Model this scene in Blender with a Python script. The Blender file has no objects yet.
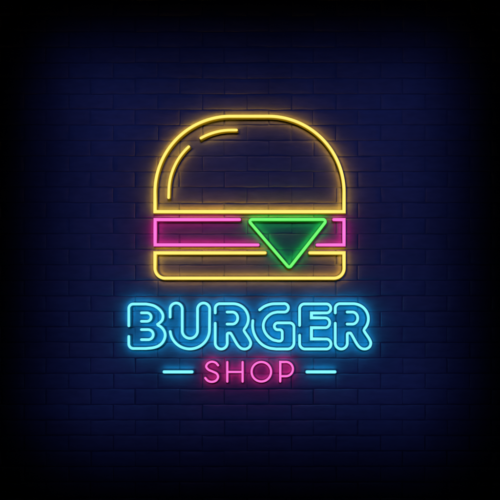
import bpy, math, random
from mathutils import Vector, noise

random.seed(7)
scene = bpy.context.scene
col = scene.collection
S = 0.005                 # metres per unit of the sign drawing (wall field 500 units = 2.5 m)
ZC = 1.6                  # height of the middle of the wall field
H_TUBE = 0.024            # how far tube centres stand off the brick faces


H_LETTER = 0.033          # the big letters stand off a little further


def wx(px): return (px - 250.0) * S
def wz(py): return ZC + (250.0 - py) * S


# ------------------------------------------------------------------ materials
def new_mat(name):
    m = bpy.data.materials.new(name)
    m.use_nodes = True
    m.node_tree.nodes.clear()
    return m, m.node_tree.nodes, m.node_tree.links


def neon_mat(name, front, side, k_side, k_back, fs=1.0):
    """Glowing tube: pale on its front, saturated on its dim flanks, boosted towards the wall to feed the halo."""
    m, n, l = new_mat(name)
    out = n.new('ShaderNodeOutputMaterial')
    em = n.new('ShaderNodeEmission')
    geo = n.new('ShaderNodeNewGeometry')
    sep = n.new('ShaderNodeSeparateXYZ')
    l.new(geo.outputs['Normal'], sep.inputs[0])
    mr = n.new('ShaderNodeMapRange')
    mr.inputs['From Min'].default_value = 1.0
    mr.inputs['From Max'].default_value = -1.0
    l.new(sep.outputs['Y'], mr.inputs['Value'])
    cr = n.new('ShaderNodeValToRGB')
    e = cr.color_ramp.elements
    e[0].position = 0.0
    e[0].color = (*[c * k_back for c in side], 1)
    e[1].position = 1.0
    e[1].color = (*[c * fs for c in front], 1)
    for pos, colr in ((0.05, [c * k_back for c in side]), (0.17, [c * k_back * 0.16 for c in side]), (0.28, [c * k_side * 0.06 for c in side]), (0.46, [c * k_side * 0.06 for c in side]),
                      (0.53, [c * k_side * 0.10 for c in side]), (0.62, [c * k_side * 0.25 for c in side]),
                      (0.74, [c * k_side * 0.62 for c in side]), (0.85, [c * 0.72 + d * 0.18 for c, d in zip(front, side)]),
                      (0.93, [c * 0.98 for c in front])):
        a = e.new(pos); a.color = (*colr, 1)
    l.new(mr.outputs[0], cr.inputs[0])
    # faint unevenness of the gas along the tube
    tc = n.new('ShaderNodeTexCoord')
    nz = n.new('ShaderNodeTexNoise')
    nz.inputs['Scale'].default_value = 14.0
    l.new(tc.outputs['Object'], nz.inputs['Vector'])
    mr2 = n.new('ShaderNodeMapRange')
    mr2.inputs['To Min'].default_value = 0.93
    mr2.inputs['To Max'].default_value = 1.07
    l.new(nz.outputs[0], mr2.inputs['Value'])
    l.new(cr.outputs[0], em.inputs['Color'])
    l.new(mr2.outputs[0], em.inputs['Strength'])
    l.new(em.outputs[0], out.inputs[0])
    return m


M_YEL = neon_mat('yellow_neon', (1.06, 0.92, 0.20), (0.93, 0.50, 0.008), 0.95, 11.6)
M_PNK = neon_mat('pink_neon', (1.04, 0.20, 0.77), (0.88, 0.016, 0.25), 0.95, 8.9)
M_GRN = neon_mat('green_neon', (0.19, 1.02, 0.19), (0.008, 0.60, 0.035), 0.8, 17.5)
M_CYN = neon_mat('cyan_neon', (0.26, 1.0, 1.04), (0.004, 0.38, 0.80), 0.9, 11.2)


def plain_mat(name, base, rough):
    m, n, l = new_mat(name)
    out = n.new('ShaderNodeOutputMaterial')
    b = n.new('ShaderNodeBsdfPrincipled')
    nz = n.new('ShaderNodeTexNoise'); nz.inputs['Scale'].default_value = 60
    cr = n.new('ShaderNodeValToRGB')
    cr.color_ramp.elements[0].color = (*[c * 0.7 for c in base], 1)
    cr.color_ramp.elements[1].color = (*[c * 1.3 for c in base], 1)
    l.new(nz.outputs[0], cr.inputs[0])
    l.new(cr.outputs[0], b.inputs['Base Color'])
    b.inputs['Roughness'].default_value = rough
    l.new(b.outputs[0], out.inputs[0])
    return m


M_STRIP = plain_mat('black_shadow_strip', (0.05, 0.05, 0.055), 0.75)  # near-black colour standing in for the tubes' drop shadows


def brick_mat():
    m, n, l = new_mat('painted_brick')
    out = n.new('ShaderNodeOutputMaterial')
    b = n.new('ShaderNodeBsdfPrincipled')
    b.inputs['Roughness'].default_value = 0.82
    b.inputs['Specular IOR Level'].default_value = 0.18
    tc = n.new('ShaderNodeTexCoord')
    at = n.new('ShaderNodeAttribute'); at.attribute_name = 'brick_tint'
    mix = n.new('ShaderNodeMix'); mix.data_type = 'RGBA'
    mix.inputs['A'].default_value = (0.245, 0.26, 0.315, 1)
    mix.inputs['B'].default_value = (0.285, 0.262, 0.30, 1)
    l.new(at.outputs['Fac'], mix.inputs['Factor'])
    # broad blotches and fine grain
    n1 = n.new('ShaderNodeTexNoise'); n1.inputs['Scale'].default_value = 2.6; n1.inputs['Detail'].default_value = 3
    n2 = n.new('ShaderNodeTexNoise'); n2.inputs['Scale'].default_value = 34; n2.inputs['Detail'].default_value = 5
    mp = n.new('ShaderNodeMapping'); mp.inputs['Scale'].default_value = (0.45, 1, 1.3)
    l.new(tc.outputs['Object'], n1.inputs['Vector'])
    l.new(tc.outputs['Object'], mp.inputs['Vector'])
    l.new(mp.outputs[0], n2.inputs['Vector'])
    r1 = n.new('ShaderNodeMapRange'); r1.inputs['From Min'].default_value = 0.3; r1.inputs['From Max'].default_value = 0.7
    r1.inputs['To Min'].default_value = 0.84; r1.inputs['To Max'].default_value = 1.14
    r2 = n.new('ShaderNodeMapRange'); r2.inputs['From Min'].default_value = 0.3; r2.inputs['From Max'].default_value = 0.7
    r2.inputs['To Min'].default_value = 0.88; r2.inputs['To Max'].default_value = 1.1
    l.new(n1.outputs[0], r1.inputs['Value']); l.new(n2.outputs[0], r2.inputs['Value'])
    mul = n.new('ShaderNodeMath'); mul.operation = 'MULTIPLY'
    l.new(r1.outputs[0], mul.inputs[0]); l.new(r2.outputs[0], mul.inputs[1])
    vm = n.new('ShaderNodeVectorMath'); vm.operation = 'SCALE'
    l.new(mix.outputs['Result'], vm.inputs[0]); l.new(mul.outputs[0], vm.inputs['Scale'])
    l.new(vm.outputs[0], b.inputs['Base Color'])
    n3 = n.new('ShaderNodeTexNoise'); n3.inputs['Scale'].default_value = 75; n3.inputs['Detail'].default_value = 4
    l.new(mp.outputs[0], n3.inputs['Vector'])
    bp = n.new('ShaderNodeBump'); bp.inputs['Strength'].default_value = 0.16; bp.inputs['Distance'].default_value = 0.004
    l.new(n3.outputs[0], bp.inputs['Height'])
    l.new(bp.outputs[0], b.inputs['Normal'])
    l.new(b.outputs[0], out.inputs[0])
    return m


M_BRICK = brick_mat()
M_MORTAR = plain_mat('dark_mortar', (0.19, 0.195, 0.235), 0.95)


# ------------------------------------------------------------------ helpers
def link_mesh(name, verts, faces, mats, parent=None, smooth=True, origin=(0, 0, 0)):
    ox, oy, oz = origin
    me = bpy.data.meshes.new(name)
    me.from_pydata([(v[0] - ox, v[1] - oy, v[2] - oz) for v in verts], [], faces)
    for m in (mats if isinstance(mats, (list, tuple)) else [mats]):
        me.materials.append(m)
    if smooth:
        me.polygons.foreach_set('use_smooth', [True] * len(me.polygons))
    me.update()
    o = bpy.data.objects.new(name, me)
    col.objects.link(o)
    if parent is not None:
        o.parent = parent
    return o


def thing(name, label, cat, loc, group=None):
    o = bpy.data.objects.new(name, None)
    o.empty_display_size = 0.05
    col.objects.link(o)
    o.location = loc
    o['label'] = label
    o['category'] = cat
    if group:
        o['group'] = group
    return o


def P(x, y): return [(x, y)]


def arc(cx, cy, r, a0, a1, ry=None, n=None):
    """Points on an arc; angles in degrees, 0 = right, 90 = down."""
    ry = r if ry is None else ry
    n = n or max(6, int(abs(a1 - a0) / 2.5))
    return [(cx + r * math.cos(math.radians(a0 + (a1 - a0) * i / n)),
             cy + ry * math.sin(math.radians(a0 + (a1 - a0) * i / n))) for i in range(n + 1)]


def fillet(pts, closed=False):
    """pts: (x, y) or (x, y, radius) -> polyline with rounded corners."""
    out = []
    n = len(pts)
    for i, p in enumerate(pts):
        r = p[2] if len(p) > 2 else 0
        if r == 0 or (not closed and i in (0, n - 1)):
            out.append((p[0], p[1])); continue
        b = Vector(p[:2]); a = Vector(pts[i - 1][:2]); c = Vector(pts[(i + 1) % n][:2])
        u = (a - b).normalized(); v = (c - b).normalized()
        ang = u.angle(v)
        d = r / math.tan(ang / 2)
        m = max(5, int(math.degrees(math.pi - ang) / (2.2 if r > 8 else 6)))
        ctr = b + (u + v).normalized() * (r / math.sin(ang / 2))
        p0 = b + u * d - ctr; p1 = b + v * d - ctr
        a0 = math.atan2(p0.y, p0.x); a1 = math.atan2(p1.y, p1.x)
        da = (a1 - a0 + math.pi) % (2 * math.pi) - math.pi
        for k in range(m + 1):
            t = a0 + da * k / m
            out.append((ctr.x + r * math.cos(t), ctr.y + r * math.sin(t)))
    return out


def smooth_path(pts, sub=7):
    """Catmull-Rom through the points."""
    q = [Vector(p) for p in pts]
    q = [q[0] * 2 - q[1]] + q + [q[-1] * 2 - q[-2]]
    out = []
    for i in range(1, len(q) - 2):
        p0, p1, p2, p3 = q[i - 1:i + 3]
        t = [0]
        for a, b in ((p0, p1), (p1, p2), (p2, p3)):
            t.append(t[-1] + max(1e-4, (b - a).length) ** 0.5)
        for k in range(sub):
            s = t[1] + (t[2] - t[1]) * k / sub
            def lp(a, b, ta, tb): return a * ((tb - s) / (tb - ta)) + b * ((s - ta) / (tb - ta))
            a1 = lp(p0, p1, t[0], t[1]); a2 = lp(p1, p2, t[1], t[2]); a3 = lp(p2, p3, t[2], t[3])
            b1 = lp(a1, a2, t[0], t[2]); b2 = lp(a2, a3, t[1], t[3])
            c = lp(b1, b2, t[1], t[2])
            out.append((c.x, c.y))
    out.append(tuple(pts[-1]))
    return out


def clean(pts):
    out = [pts[0]]
    for p in pts[1:]:
        if (Vector(p) - Vector(out[-1])).length > 0.05:
            out.append(p)
    return out


def frames(pts, closed):
    """Per point: in-plane normal with mitre scale."""
    n = len(pts)
    v = [Vector(p) for p in pts]
    res = []
    for i in range(n):
        a = v[i - 1] if (closed or i > 0) else None
        c = v[(i + 1) % n] if (closed or i < n - 1) else None
        d0 = (v[i] - a).normalized() if a is not None else (c - v[i]).normalized()
        d1 = (c - v[i]).normalized() if c is not None else d0
        n0 = Vector((-d0.y, d0.x)); n1 = Vector((-d1.y, d1.x))
        m = (n0 + n1)
        if m.length < 1e-5:
            m = n0
        m.normalize()
        res.append((v[i], m, min(1.55, 1 / max(0.2, m.dot(n0))), d0, d1))
    return res


def tube_geo(pts, r, closed, V, F, seg=14, depth=H_TUBE):
    """Round tube with domed ends along a path given in drawing units."""
    pts = clean(pts)
    if closed and (Vector(pts[0]) - Vector(pts[-1])).length < 0.3:
        pts = pts[:-1]
    rings = []
    fr = frames(pts, closed)
    def ring(c, m, sc, rad):
        k = len(V)
        for j in range(seg):
            a = 2 * math.pi * j / seg
            off = math.cos(a) * rad * sc
            V.append((wx(c.x + m.x * off), -depth - math.sin(a) * rad * S, wz(c.y + m.y * off)))
        rings.append(k)
    nc = 5
    if not closed:
        c, m, sc, d0, d1 = fr[0]
        for k in range(nc):
            t = math.pi / 2 * (1 - k / nc)
            ring(c - d1 * (r * math.sin(t)), m, 1, max(0.02, r * math.cos(t)))
    for c, m, sc, d0, d1 in fr:
        ring(c, m, sc, r)
    if not closed:
        c, m, sc, d0, d1 = fr[-1]
        for k in range(1, nc + 1):
            t = math.pi / 2 * k / nc
            ring(c + d0 * (r * math.sin(t)), m, 1, max(0.02, r * math.cos(t)))
    nr = len(rings)
    for i in range(nr if closed else nr - 1):
        a = rings[i]; b = rings[(i + 1) % nr]
        for j in range(seg):
            j2 = (j + 1) % seg
            F.append((a + j, a + j2, b + j2, b + j))
    if not closed:
        F.append(tuple(rings[0] + j for j in range(seg))[::-1])
        F.append(tuple(rings[-1] + j for j in range(seg)))


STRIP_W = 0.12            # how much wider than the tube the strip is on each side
STRIP_OFF = (0.5, 0.6)  # strip sits a little low and right, imitating its tube's drop shadow


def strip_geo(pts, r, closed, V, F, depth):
    """Flat black strip behind a tube standing in for its drop shadow, with thin posts that carry the tube."""
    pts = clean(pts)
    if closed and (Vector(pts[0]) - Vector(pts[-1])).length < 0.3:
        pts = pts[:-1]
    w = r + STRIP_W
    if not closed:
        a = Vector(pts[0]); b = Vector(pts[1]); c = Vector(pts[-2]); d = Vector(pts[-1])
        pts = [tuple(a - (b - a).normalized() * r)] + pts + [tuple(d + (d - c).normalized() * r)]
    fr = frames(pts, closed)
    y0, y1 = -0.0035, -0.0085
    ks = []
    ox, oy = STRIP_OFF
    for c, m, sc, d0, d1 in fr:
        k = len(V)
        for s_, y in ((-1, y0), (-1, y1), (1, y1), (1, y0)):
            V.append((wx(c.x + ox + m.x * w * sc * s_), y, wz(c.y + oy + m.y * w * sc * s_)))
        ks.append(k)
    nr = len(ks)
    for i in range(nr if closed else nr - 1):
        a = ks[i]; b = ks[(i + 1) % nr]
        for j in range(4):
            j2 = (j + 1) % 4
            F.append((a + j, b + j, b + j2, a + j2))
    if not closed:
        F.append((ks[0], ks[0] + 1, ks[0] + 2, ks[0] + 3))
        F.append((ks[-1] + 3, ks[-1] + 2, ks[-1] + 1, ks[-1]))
    # posts
    acc = 0.0; last = Vector(pts[0]); nxt = 3.0
    for p in pts[1:]:
        q = Vector(p); L = (q - last).length
        while L > 1e-6 and acc + L >= nxt:
            t = (nxt - acc) / L
            c = last.lerp(q, t)
            k = len(V)
            for y in (y1 + 0.001, -depth + r * S * 0.5):
                for j in range(6):
                    an = math.pi * j / 3
                    V.append((wx(c.x + 0.45 * math.cos(an)), y, wz(c.y + 0.45 * math.sin(an))))
            for j in range(6):
                F.append((k + j, k + (j + 1) % 6, k + 6 + (j + 1) % 6, k + 6 + j))
            nxt += 26.0
        acc += L; last = q


def neon(name, paths, r, mat, root, origin, parent=None, strip_parent=None, depth=H_TUBE):
    """One tube part plus its dark shadow strip. paths: list of (points, closed)."""
    par = parent or root
    V, F = [], []
    for pts, cl in paths:
        tube_geo(pts, r, cl, V, F, depth=depth)
    o = link_mesh(name, V, F, mat, par, True, origin)
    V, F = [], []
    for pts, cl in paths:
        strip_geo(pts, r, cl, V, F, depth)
    link_mesh('shadow_strip', V, F, M_STRIP, strip_parent or o, False, origin)
    return o


# ------------------------------------------------------------------ brick wall
def build_wall():
    BW, BH = 44.85, 15.625
    V, F, MI, tint = [], [], [], []
    x_lo, x_hi, row_lo, row_hi = -160, 660, -6, 38
    NX, NY = 10, 4
    for row in range(row_lo, row_hi):
        yt = 46.3 + 15.625 * (row - 3)          # top of the course (drawing units)
        off = 89.5 if (row - 3) % 2 == 0 else 112.4
        x = off - BW * math.ceil((off - x_lo) / BW)
        while x < x_hi:
            jl, jr, jt, jb = (random.gauss(0, 0.22) for _ in range(4))
            gx, gy = 0.36, 0.40
            ax, bx = x + gx + jl, x + BW - gx + jr
            ay, by = yt + gy + jt * 0.7, yt + BH - gy + jb * 0.7
            prot = random.gauss(0, 0.05)
            tx, ty = random.gauss(0, 0.010), random.gauss(0, 0.010)
            seed = random.random() * 100
            t = min(1, max(0, random.gauss(0.5, 0.3)))
            k0 = len(V)
            bev = 0.9
            us = [0, bev * 0.35] + [bev + (bx - ax - 2 * bev) * i / NX for i in range(NX + 1)] + [bx - ax - bev * 0.35, bx - ax]
            vs = [0, bev * 0.35] + [bev + (by - ay - 2 * bev) * i / NY for i in range(NY + 1)] + [by - ay - bev * 0.35, by - ay]
            nu, nv = len(us), len(vs)
            for iv, v in enumerate(vs):
                for iu, u in enumerate(us):
                    eu = min(u, bx - ax - u); ev = min(v, by - ay - v); e = min(eu, ev)
                    d = 0.0
                    if e < bev - 1e-6:
                        d = 0.52 if e < 1e-6 else 0.15
                    nn = noise.noise(Vector(((ax + u) * 0.13, (ay + v) * 0.3, seed)))
                    n2 = noise.noise(Vector(((ax + u) * 0.10, seed, (ay + v) * 0.25 + 9)))
                    dep = prot + nn * 0.12 + tx * (u - BW / 2) * 0.35 + ty * (v - BH / 2)
                    ex = n2 * 0.55 if ev < bev else 0.0          # wavy long edges
                    ez = nn * 0.4 if eu < bev else 0.0
                    V.append((wx(ax + u + ez), (-dep * 1.0 + d) * S * 0.9, wz(ay + v + ex)))
            for iv in range(nv - 1):
                for iu in range(nu - 1):
                    a = k0 + iv * nu + iu
                    F.append((a, a + nu, a + nu + 1, a + 1)); MI.append(0); tint.append(t)
            x += BW
    # mortar bed behind the bricks, and the body of the wall
    k = len(V)
    X0, X1, Z0, Z1 = wx(x_lo - 50), wx(x_hi + 50), wz(46.3 + 15.625 * (row_hi - 3)), wz(46.3 + 15.625 * (row_lo - 3))
    yf, yb = 0.0026, 0.22
    V += [(X0, yf, Z0), (X1, yf, Z0), (X1, yf, Z1), (X0, yf, Z1), (X0, yb, Z0), (X1, yb, Z0), (X1, yb, Z1), (X0, yb, Z1)]
    for f in ((0, 1, 2, 3), (5, 4, 7, 6), (4, 0, 3, 7), (1, 5, 6, 2), (3, 2, 6, 7), (4, 5, 1, 0)):
        F.append(tuple(k + i for i in f)); MI.append(1); tint.append(0.5)
    o = link_mesh('brick_wall', V, F, [M_BRICK, M_MORTAR], None, True, (0, 0, Z0))
    o.location = (0, 0, Z0)
    o.data.polygons.foreach_set('material_index', MI)
    a = o.data.attributes.new('brick_tint', 'FLOAT', 'FACE')
    a.data.foreach_set('value', tint)
    o['label'] = 'dark navy blue brick wall in running bond behind all the neon tubes'
    o['category'] = 'wall'
    return o


build_wall()

# ------------------------------------------------------------------ the burger
org = (wx(249.5), 0, wz(280))
burger = thing('burger_sign', 'glowing neon burger outline with yellow bun, pink patty and green cheese triangle',
               'neon sign', org)
bun = fillet([(155.1, 211.7), (155.1, 116.4, 75.6), (343.9, 116.4, 75.6), (343.9, 211.7)], True)
top_bun = neon('top_bun', [(bun, True)], 1.88, M_YEL, burger, org)
top_bun['label'] = 'yellow domed top bun outline'
hl1 = P(168.7, 197.6) + arc(231.3, 191.6, 62.4, 180, 227, ry=61.2)
hl2 = arc(231.3, 191.6, 61.6, 240.5, 270, ry=61.4) + P(236.4, 130.2)
neon('highlight', [(hl1, False)], 1.68, M_YEL, burger, org, parent=top_bun, strip_parent=top_bun)
neon('highlight', [(hl2, False)], 1.68, M_YEL, burger, org, parent=top_bun, strip_parent=top_bun)
p1 = neon('patty', [([(239.6, 219.6), (155.2, 219.6), (155.2, 244.9), (258.0, 244.9)], False)], 1.8, M_PNK, burger, org)
p1['label'] = 'long left piece of the pink patty outline'
p2 = neon('patty', [([(333.6, 219.6), (343.9, 219.6), (343.9, 244.9), (317.0, 244.9)], False)], 1.8, M_PNK, burger, org)
p2['label'] = 'short right piece of the pink patty outline'
cheese = neon('cheese', [(fillet([(247.5, 219.5, 2.1), (327.3, 219.5, 2.1), (289.2, 268.0, 2.1)], True), True)], 1.88, M_GRN, burger, org)
cheese['label'] = 'green downward triangle of cheese'
bb = fillet([(265.0, 252.8), (155.1, 252.8), (155.1, 278.1, 10.0), (343.9, 278.1, 10.0), (343.9, 252.8), (309.8, 252.8)])
bottom_bun = neon('bottom_bun', [(bb, False)], 1.88, M_YEL, burger, org)
bottom_bun['label'] = 'yellow bottom bun outline, open under the cheese'

# ------------------------------------------------------------------ BURGER
RL = 1.73
org = (wx(250), 0, wz(350))
word = thing('neon_word', 'large cyan outlined neon letters reading BURGER below the burger', 'neon lettering', org)


def letter(ch, outline, inner=()):
    o = neon('letter', [(outline, False)], RL, M_CYN, word, org, depth=H_LETTER)
    o['label'] = 'cyan outlined letter ' + ch
    for p in inner:
        neon('inner_tube', [(p, False)], RL, M_CYN, word, org, parent=o, strip_parent=o, depth=H_LETTER)
    return o


# B
Bo = fillet([(129.3, 325.4), (129.3, 303.8, 4.4), (143, 303.8)]) + smooth_path(
    [(146.4, 303.8), (151.4, 304.7), (155.4, 306.1), (160.4, 309.8), (163.2, 314.8), (162.6, 319.6), (160.3, 322.2), (158.0, 324.0)]) + smooth_path(
    [(158.3, 324.8), (161.6, 326.9), (164.6, 330.8), (165.5, 335.6), (163.2, 341.6), (159.2, 345.3), (154.0, 347.2), (146.4, 348.1)]) + fillet(
    [(144, 348.1), (129.3, 348.1, 4.6), (129.3, 336.2)])
Bi1 = P(141.9, 312.6) + arc(147.2, 316.8, 4.3, -90, 90, ry=4.2) + P(141.9, 321.0)
Bi2 = P(141.9, 329.3) + arc(148.4, 334.3, 5.2, -90, 90, ry=5.0) + P(141.9, 339.3)
letter('B, first of the word', Bo, (Bi1, Bi2))
# U
Uo = P(170.4, 316.8) + arc(176.45, 308.9, 6.05, 180, 360) + arc(190.1, 330.4, 7.6, 180, 0) + arc(203.75, 308.9, 6.05, 180, 360) \
    + arc(190.0, 329.2, 19.6, 0, 174, ry=19.3)
letter('U', Uo)


# R (twice)
def R_paths(dx):
    o = fillet([(215.3, 312.6), (215.3, 303.5, 4.6), (233.0, 303.5)]) + arc(233.0, 318.5, 15.3, -88, 40, ry=15.0) + smooth_path(
        [(243.9, 329.3), (244.2, 330.8), (249.3, 338.8), (250.7, 342.6), (249.6, 346.2), (246.3, 348.4), (242.0, 348.2), (238.4, 345.6), (231.9, 334.8)])[3:] \
        + fillet([(231.6, 334.3), (230.6, 332.7, 0.9), (227.3, 332.7, 1.4), (227.3, 340)]) + arc(221.3, 342.6, 6.0, 0, 180) + P(215.3, 323.0)
    i = P(227.2, 311.8) + arc(232.3, 317.8, 5.4, -90, 90, ry=6.0) + P(227.2, 323.8)
    return [(x + dx, y) for x, y in o], [(x + dx, y) for x, y in i]


ro, ri = R_paths(0)
letter('R, in the middle of the word', ro, (ri,))
# G
Go = smooth_path([(259.6, 309.5), (264.6, 306.0), (271.4, 303.8), (278.0, 303.5)]) + P(282.8, 303.5) + arc(284.0, 307.6, 4.2, -90, 90) + P(281.0, 311.8) \
    + smooth_path([(277.2, 311.8), (272.4, 312.9), (268.2, 315.5), (264.6, 319.9), (263.2, 325.2), (264.2, 330.4), (267.4, 335.4), (272.4, 339.2), (277.4, 340.6)]) \
    + fillet([(278.0, 340.7), (282.1, 340.7, 2.6), (282.1, 329.4, 2.6), (278.6, 329.4)]) + arc(277.6, 326.0, 3.4, 90, 270) \
    + fillet([(278.0, 322.6), (293.8, 322.6, 4.3), (293.8, 348.6, 6.4), (280.0, 348.6)]) \
    + smooth_path([(276.0, 348.6), (268.8, 347.5), (262.2, 344.2), (257.0, 338.8), (253.8, 332.6), (252.6, 326.4), (252.8, 320.4)])
letter('G', Go)
# E
Eo = fillet([(299.4, 325.0), (299.4, 303.7, 4.9), (324, 303.7)]) + arc(326.0, 308.2, 4.5, -90, 90) + fillet(
    [(323, 312.7), (311.2, 312.7), (311.2, 317.6), (323, 317.6)]) + arc(324.8, 322.5, 4.6, -90, 90, ry=4.9) + fillet(
    [(323, 327.4), (311.2, 327.4), (311.2, 338.7), (323, 338.7)]) + arc(326.0, 343.65, 4.7, -90, 90, ry=4.95) + fillet(
    [(324, 348.6), (299.4, 348.6, 5.4), (299.4, 335.0)])
letter('E', Eo)
ro, ri = R_paths(119.6)
letter('R, last of the word', ro, (ri,))

# ------------------------------------------------------------------ SHOP
RS = 1.34
org = (wx(249), 0, wz(383))
shop = thing('neon_word', 'small thin pink neon letters reading SHOP between two cyan dashes', 'neon lettering', org)
So = smooth_path([(218.1, 365.2), (215.8, 362.7), (211.9, 361.6), (208.1, 363.0), (206.2, 366.4), (208.2, 369.4), (212.6, 371.4),
                  (216.8, 373.6), (218.1, 376.9), (216.0, 380.4), (211.6, 381.7), (207.8, 380.6), (205.3, 377.9)])
for ch, paths in (
        ('S', [(So, False)]),
        ('H', [([(227.3, 362.0), (227.3, 381.4)], False), ([(242.6, 362.0), (242.6, 381.4)], False), ([(228.4, 371.8), (241.5, 371.8)], False)]),
        ('O', [(arc(261.3, 371.6, 9.75, 0, 360, n=64), True)]),
        ('P', [(P(280.2, 381.3) + P(280.2, 361.8) + P(285.0, 361.8) + arc(285.7, 368.9, 7.15, -90, 90) + P(281.4, 376.05), False)])):
    o = neon('letter', paths, RS, M_PNK, shop, org)
    o['label'] = 'thin pink letter ' + ch

# ------------------------------------------------------------------ dashes
org = (wx(178.1), 0, wz(371.7))
GRP = 'cyan dashes either side of the word SHOP'
dash = thing('neon_dash', 'short horizontal cyan neon bar left of the pink word SHOP', 'neon bar', org, GRP)
neon('tube', [([(164.3, 371.7), (192.0, 371.7)], False)], 1.93, M_CYN, dash, org, strip_parent=dash)
d2 = dash.copy(); col.objects.link(d2)
d2.location = (wx(320.8), 0, wz(371.7))
d2['label'] = 'short horizontal cyan neon bar right of the pink word SHOP'
for ch in [o for o in col.objects if o.parent == dash]:
    c = ch.copy(); col.objects.link(c); c.parent = d2

# ------------------------------------------------------------------ light
# one soft-edged blue lamp washes the middle of the wall from above
ELEV = math.radians(24)
D_L = 4.6
la = bpy.data.lights.new('blue_wash', 'AREA')
la.shape = 'RECTANGLE'
la.size = 1.91
la.size_y = 1.86 * math.cos(ELEV)
la.spread = math.radians(9.0)
la.energy = 1.75
la.color = (0.105, 0.16, 0.90)
lo = bpy.data.objects.new('blue_wash', la)
col.objects.link(lo)
tgt = Vector((0, 0, wz(248)))
lo.location = tgt + Vector((0, -D_L * math.cos(ELEV), D_L * math.sin(ELEV)))
lo.rotation_euler = (tgt - lo.location).to_track_quat('-Z', 'Y').to_euler()

w = bpy.data.worlds.new('World')
scene.world = w
w.use_nodes = True
bg = w.node_tree.nodes['Background']
bg.inputs['Color'].default_value = (0.1, 0.15, 0.6, 1)
bg.inputs['Strength'].default_value = 0.0004

# ------------------------------------------------------------------ camera
cam = bpy.data.cameras.new('camera')
cam.lens = 50
cam.sensor_width = 36
D_CAM = 1.25 / math.tan(math.atan(18 / 50))
co = bpy.data.objects.new('camera', cam)
col.objects.link(co)
# drawing units are true at the tube plane
co.location = (0, -H_TUBE - D_CAM, ZC)
co.rotation_euler = (math.radians(90), 0, 0)
cam.clip_end = 100
scene.camera = co

scene.view_settings.view_transform = 'Standard'
scene.view_settings.look = 'None'
scene.view_settings.exposure = 0
scene.cycles.max_bounces = 6
scene.cycles.use_denoising = True
scene.cycles.sample_clamp_indirect = 4
